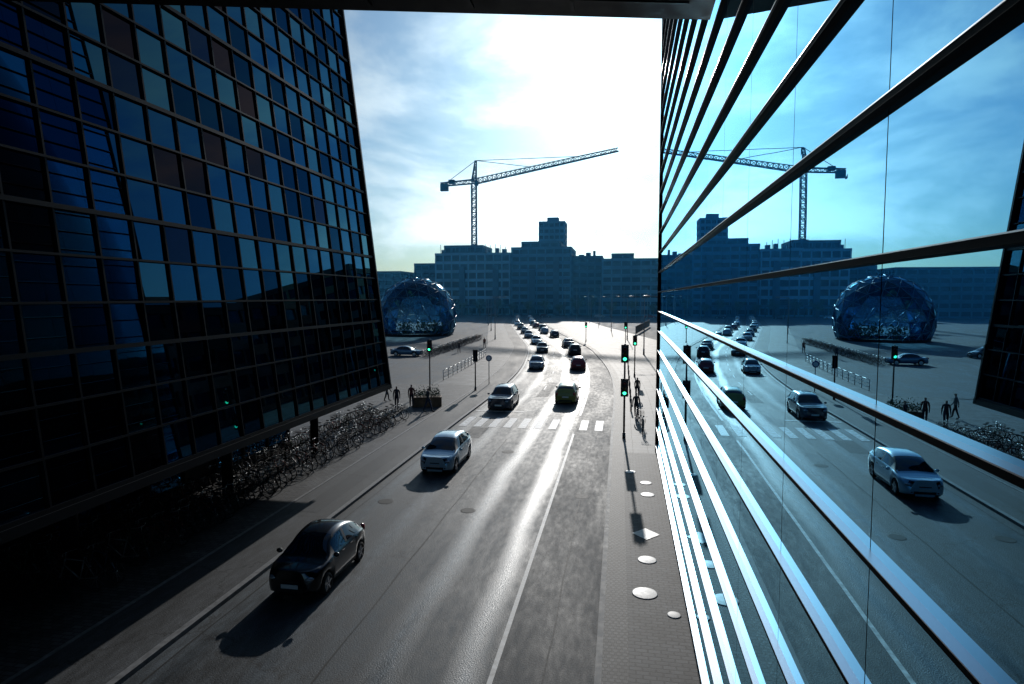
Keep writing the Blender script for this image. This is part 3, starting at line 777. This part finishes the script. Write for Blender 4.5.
# ---------------------------------------------------------------- trees
def tree_mesh(seed,h=8,cr=2.6,n=1500):
    rr=random.Random(seed); mb=MB()
    mb.tube((0,0,0),(0,0,h*.45),.16,.1,n=8,mi=0); tips=[]
    for k in range(9):
        a=k*2.4+rr.uniform(-.4,.4); z=h*(.32+.04*k); l=cr*rr.uniform(.6,1)
        p1=Vector((math.cos(a)*l*.5,math.sin(a)*l*.5,z+h*.13)); p2=Vector((math.cos(a)*l,math.sin(a)*l,z+h*.22))
        mb.tube((0,0,z),p1,.06,.04,n=5,mi=0); mb.tube(p1,p2,.04,.015,n=5,mi=0); tips+= [(p1,.8),(p2,.9)]
    tips.append((Vector((0,0,h*.85)),1.0))
    mb.tube((0,0,h*.45),(0,0,h*.85),.1,.03,n=6,mi=0)
    for k in range(n):
        p,s=rr.choice(tips); q=p+Vector((rr.gauss(0,1),rr.gauss(0,1),rr.gauss(0,.8)))*s*.62
        u1=Vector((rr.gauss(0,1),rr.gauss(0,1),rr.gauss(0,1))).normalized(); u2=u1.orthogonal().normalized(); z_=rr.uniform(.1,.22)
        mb.quad([q-u1*z_,q+u2*z_*.6,q+u1*z_,q-u2*z_*.6],1 if rr.random()<.6 else 2)
    return mb.mesh('tree',[M_wood,M_leaf,M_leaf2])
TM=[tree_mesh(i,h=7+i*.8,cr=2.4+.3*i) for i in range(3)]
for k,(x,y) in enumerate(((-62,275),(-54,276),(-70,274),(-47,277),(-40,275),(-33,277),(-26,275),(-18,276),(-12,270),(-4,269),(5,271),(-80,275),(14,270),(-57,160),(-64,170),(22,270),(-88,276))):
    inst('tree',TM[k%3],(x,y,0),k*1.3,random.uniform(.8,1.15))

# ---------------------------------------------------------------- people
def person(x,y,rz,top,legs,step=.22,z=.115,hairc=(.03,.02,.012)):
    V=[(0,0,.95),(0,0,1.12),(0,.01,1.30),(0,0,1.44),(0,-.01,1.52),(0,-.02,1.59),(0,-.01,1.66),(0,0,1.72)]
    Rr=[.135,.125,.15,.11,.055,.08,.10,.075]
    E=[(i,i+1) for i in range(7)]
    def ad(p,r_,par): V.append(p);Rr.append(r_);E.append((par,len(V)-1));return len(V)-1
    for sx in(-1,1):
        st=step*sx
        h=ad((sx*.09,0,.90),.10,0); k=ad((sx*.095,-st*.55-.02,.50),.07,h); a=ad((sx*.095,-st+.03,.09),.048,k)
        f=ad((sx*.10,-st-.10,.045),.04,a); ad((sx*.10,-st-.17,.035),.03,f)
        s_=ad((sx*.17,0,1.40),.07,3); e=ad((sx*.22,st*.35+.02,1.13),.05,s_); w_=ad((sx*.225,st*.9-.06,.88),.032,e)
        pl=ad((sx*.225,st*.95-.085,.81),.028,w_)
        for d in range(4): 
            q=ad((sx*.225+.002*d,st*.95-.12+.022*d,.765),.0095,pl); ad((sx*.22,st*.95-.125+.022*d,.735+.004*abs(d-1)),.008,q)
        q=ad((sx*.21,st*.95-.12,.80),.0105,pl); ad((sx*.20,st*.95-.14,.775),.009,q)
    nn=ad((0,-.115,1.635),.012,6)
    me=bpy.data.meshes.new('pedestrian'); me.from_pydata(V,E,[]); me.update()
    o=bpy.data.objects.new('pedestrian',me); S.collection.objects.link(o)
    md=o.modifiers.new('skin','SKIN'); md.use_smooth_shade=True
    for i,sv in enumerate(me.skin_vertices[0].data): sv.radius=(Rr[i],Rr[i]*.8 if i<4 else Rr[i]); sv.use_root=(i==0)
    sb=o.modifiers.new('sub','SUBSURF'); sb.levels=1; sb.render_levels=1
    m,nt,b=newmat('clothes'); tc=nt.nodes.new('ShaderNodeTexCoord'); sp=nt.nodes.new('ShaderNodeSeparateXYZ'); nt.links.new(tc.outputs['Object'],sp.inputs[0])
    cr=nt.nodes.new('ShaderNodeValToRGB'); cr.color_ramp.interpolation='CONSTANT'
    el=cr.color_ramp.elements; el[0].position=0; el[0].color=(.02,.02,.02,1); el[1].position=.05; el[1].color=(*legs,1)
    for p,cc in((.47,top),(.745,(.45,.27,.2)),(.835,hairc)):
        e_=el.new(p); e_.color=(*cc,1)
    dv=nt.nodes.new('ShaderNodeMath'); dv.operation='DIVIDE'; dv.inputs[1].default_value=2.0; nt.links.new(sp.outputs[2],dv.inputs[0]); nt.links.new(dv.outputs[0],cr.inputs[0])
    nt.links.new(cr.outputs[0],b.inputs['Base Color']); b.inputs['Roughness'].default_value=.8; me.materials.append(m)
    o.location=(x,y,z); o.rotation_euler=(0,0,rz); return o
person(-16.2,43.8,.3,(.02,.025,.04),(.02,.025,.05))
person(-15.4,44.8,-2.8,(.12,.03,.03),(.02,.02,.03))
person(-13.6,43.2,1.4,(.03,.03,.035),(.03,.04,.07),step=.3)
person(-18.2,47.0,2.2,(.2,.2,.2),(.03,.03,.04))
person(1.2,43.5,3.0,(.02,.02,.025),(.02,.025,.04))
person(1.5,52,.1,(.1,.08,.06),(.02,.02,.03))
person(-24,92,.6,(.05,.05,.06),(.03,.03,.04),z=.01)
person(-22,101,3.6,(.2,.05,.04),(.03,.03,.04),z=.01)
inst('bicycle',BM[0],(1.35,41.6,.1),.2); inst('bicycle',BM[2],(1.5,38.8,.1),-.1)
print('done')
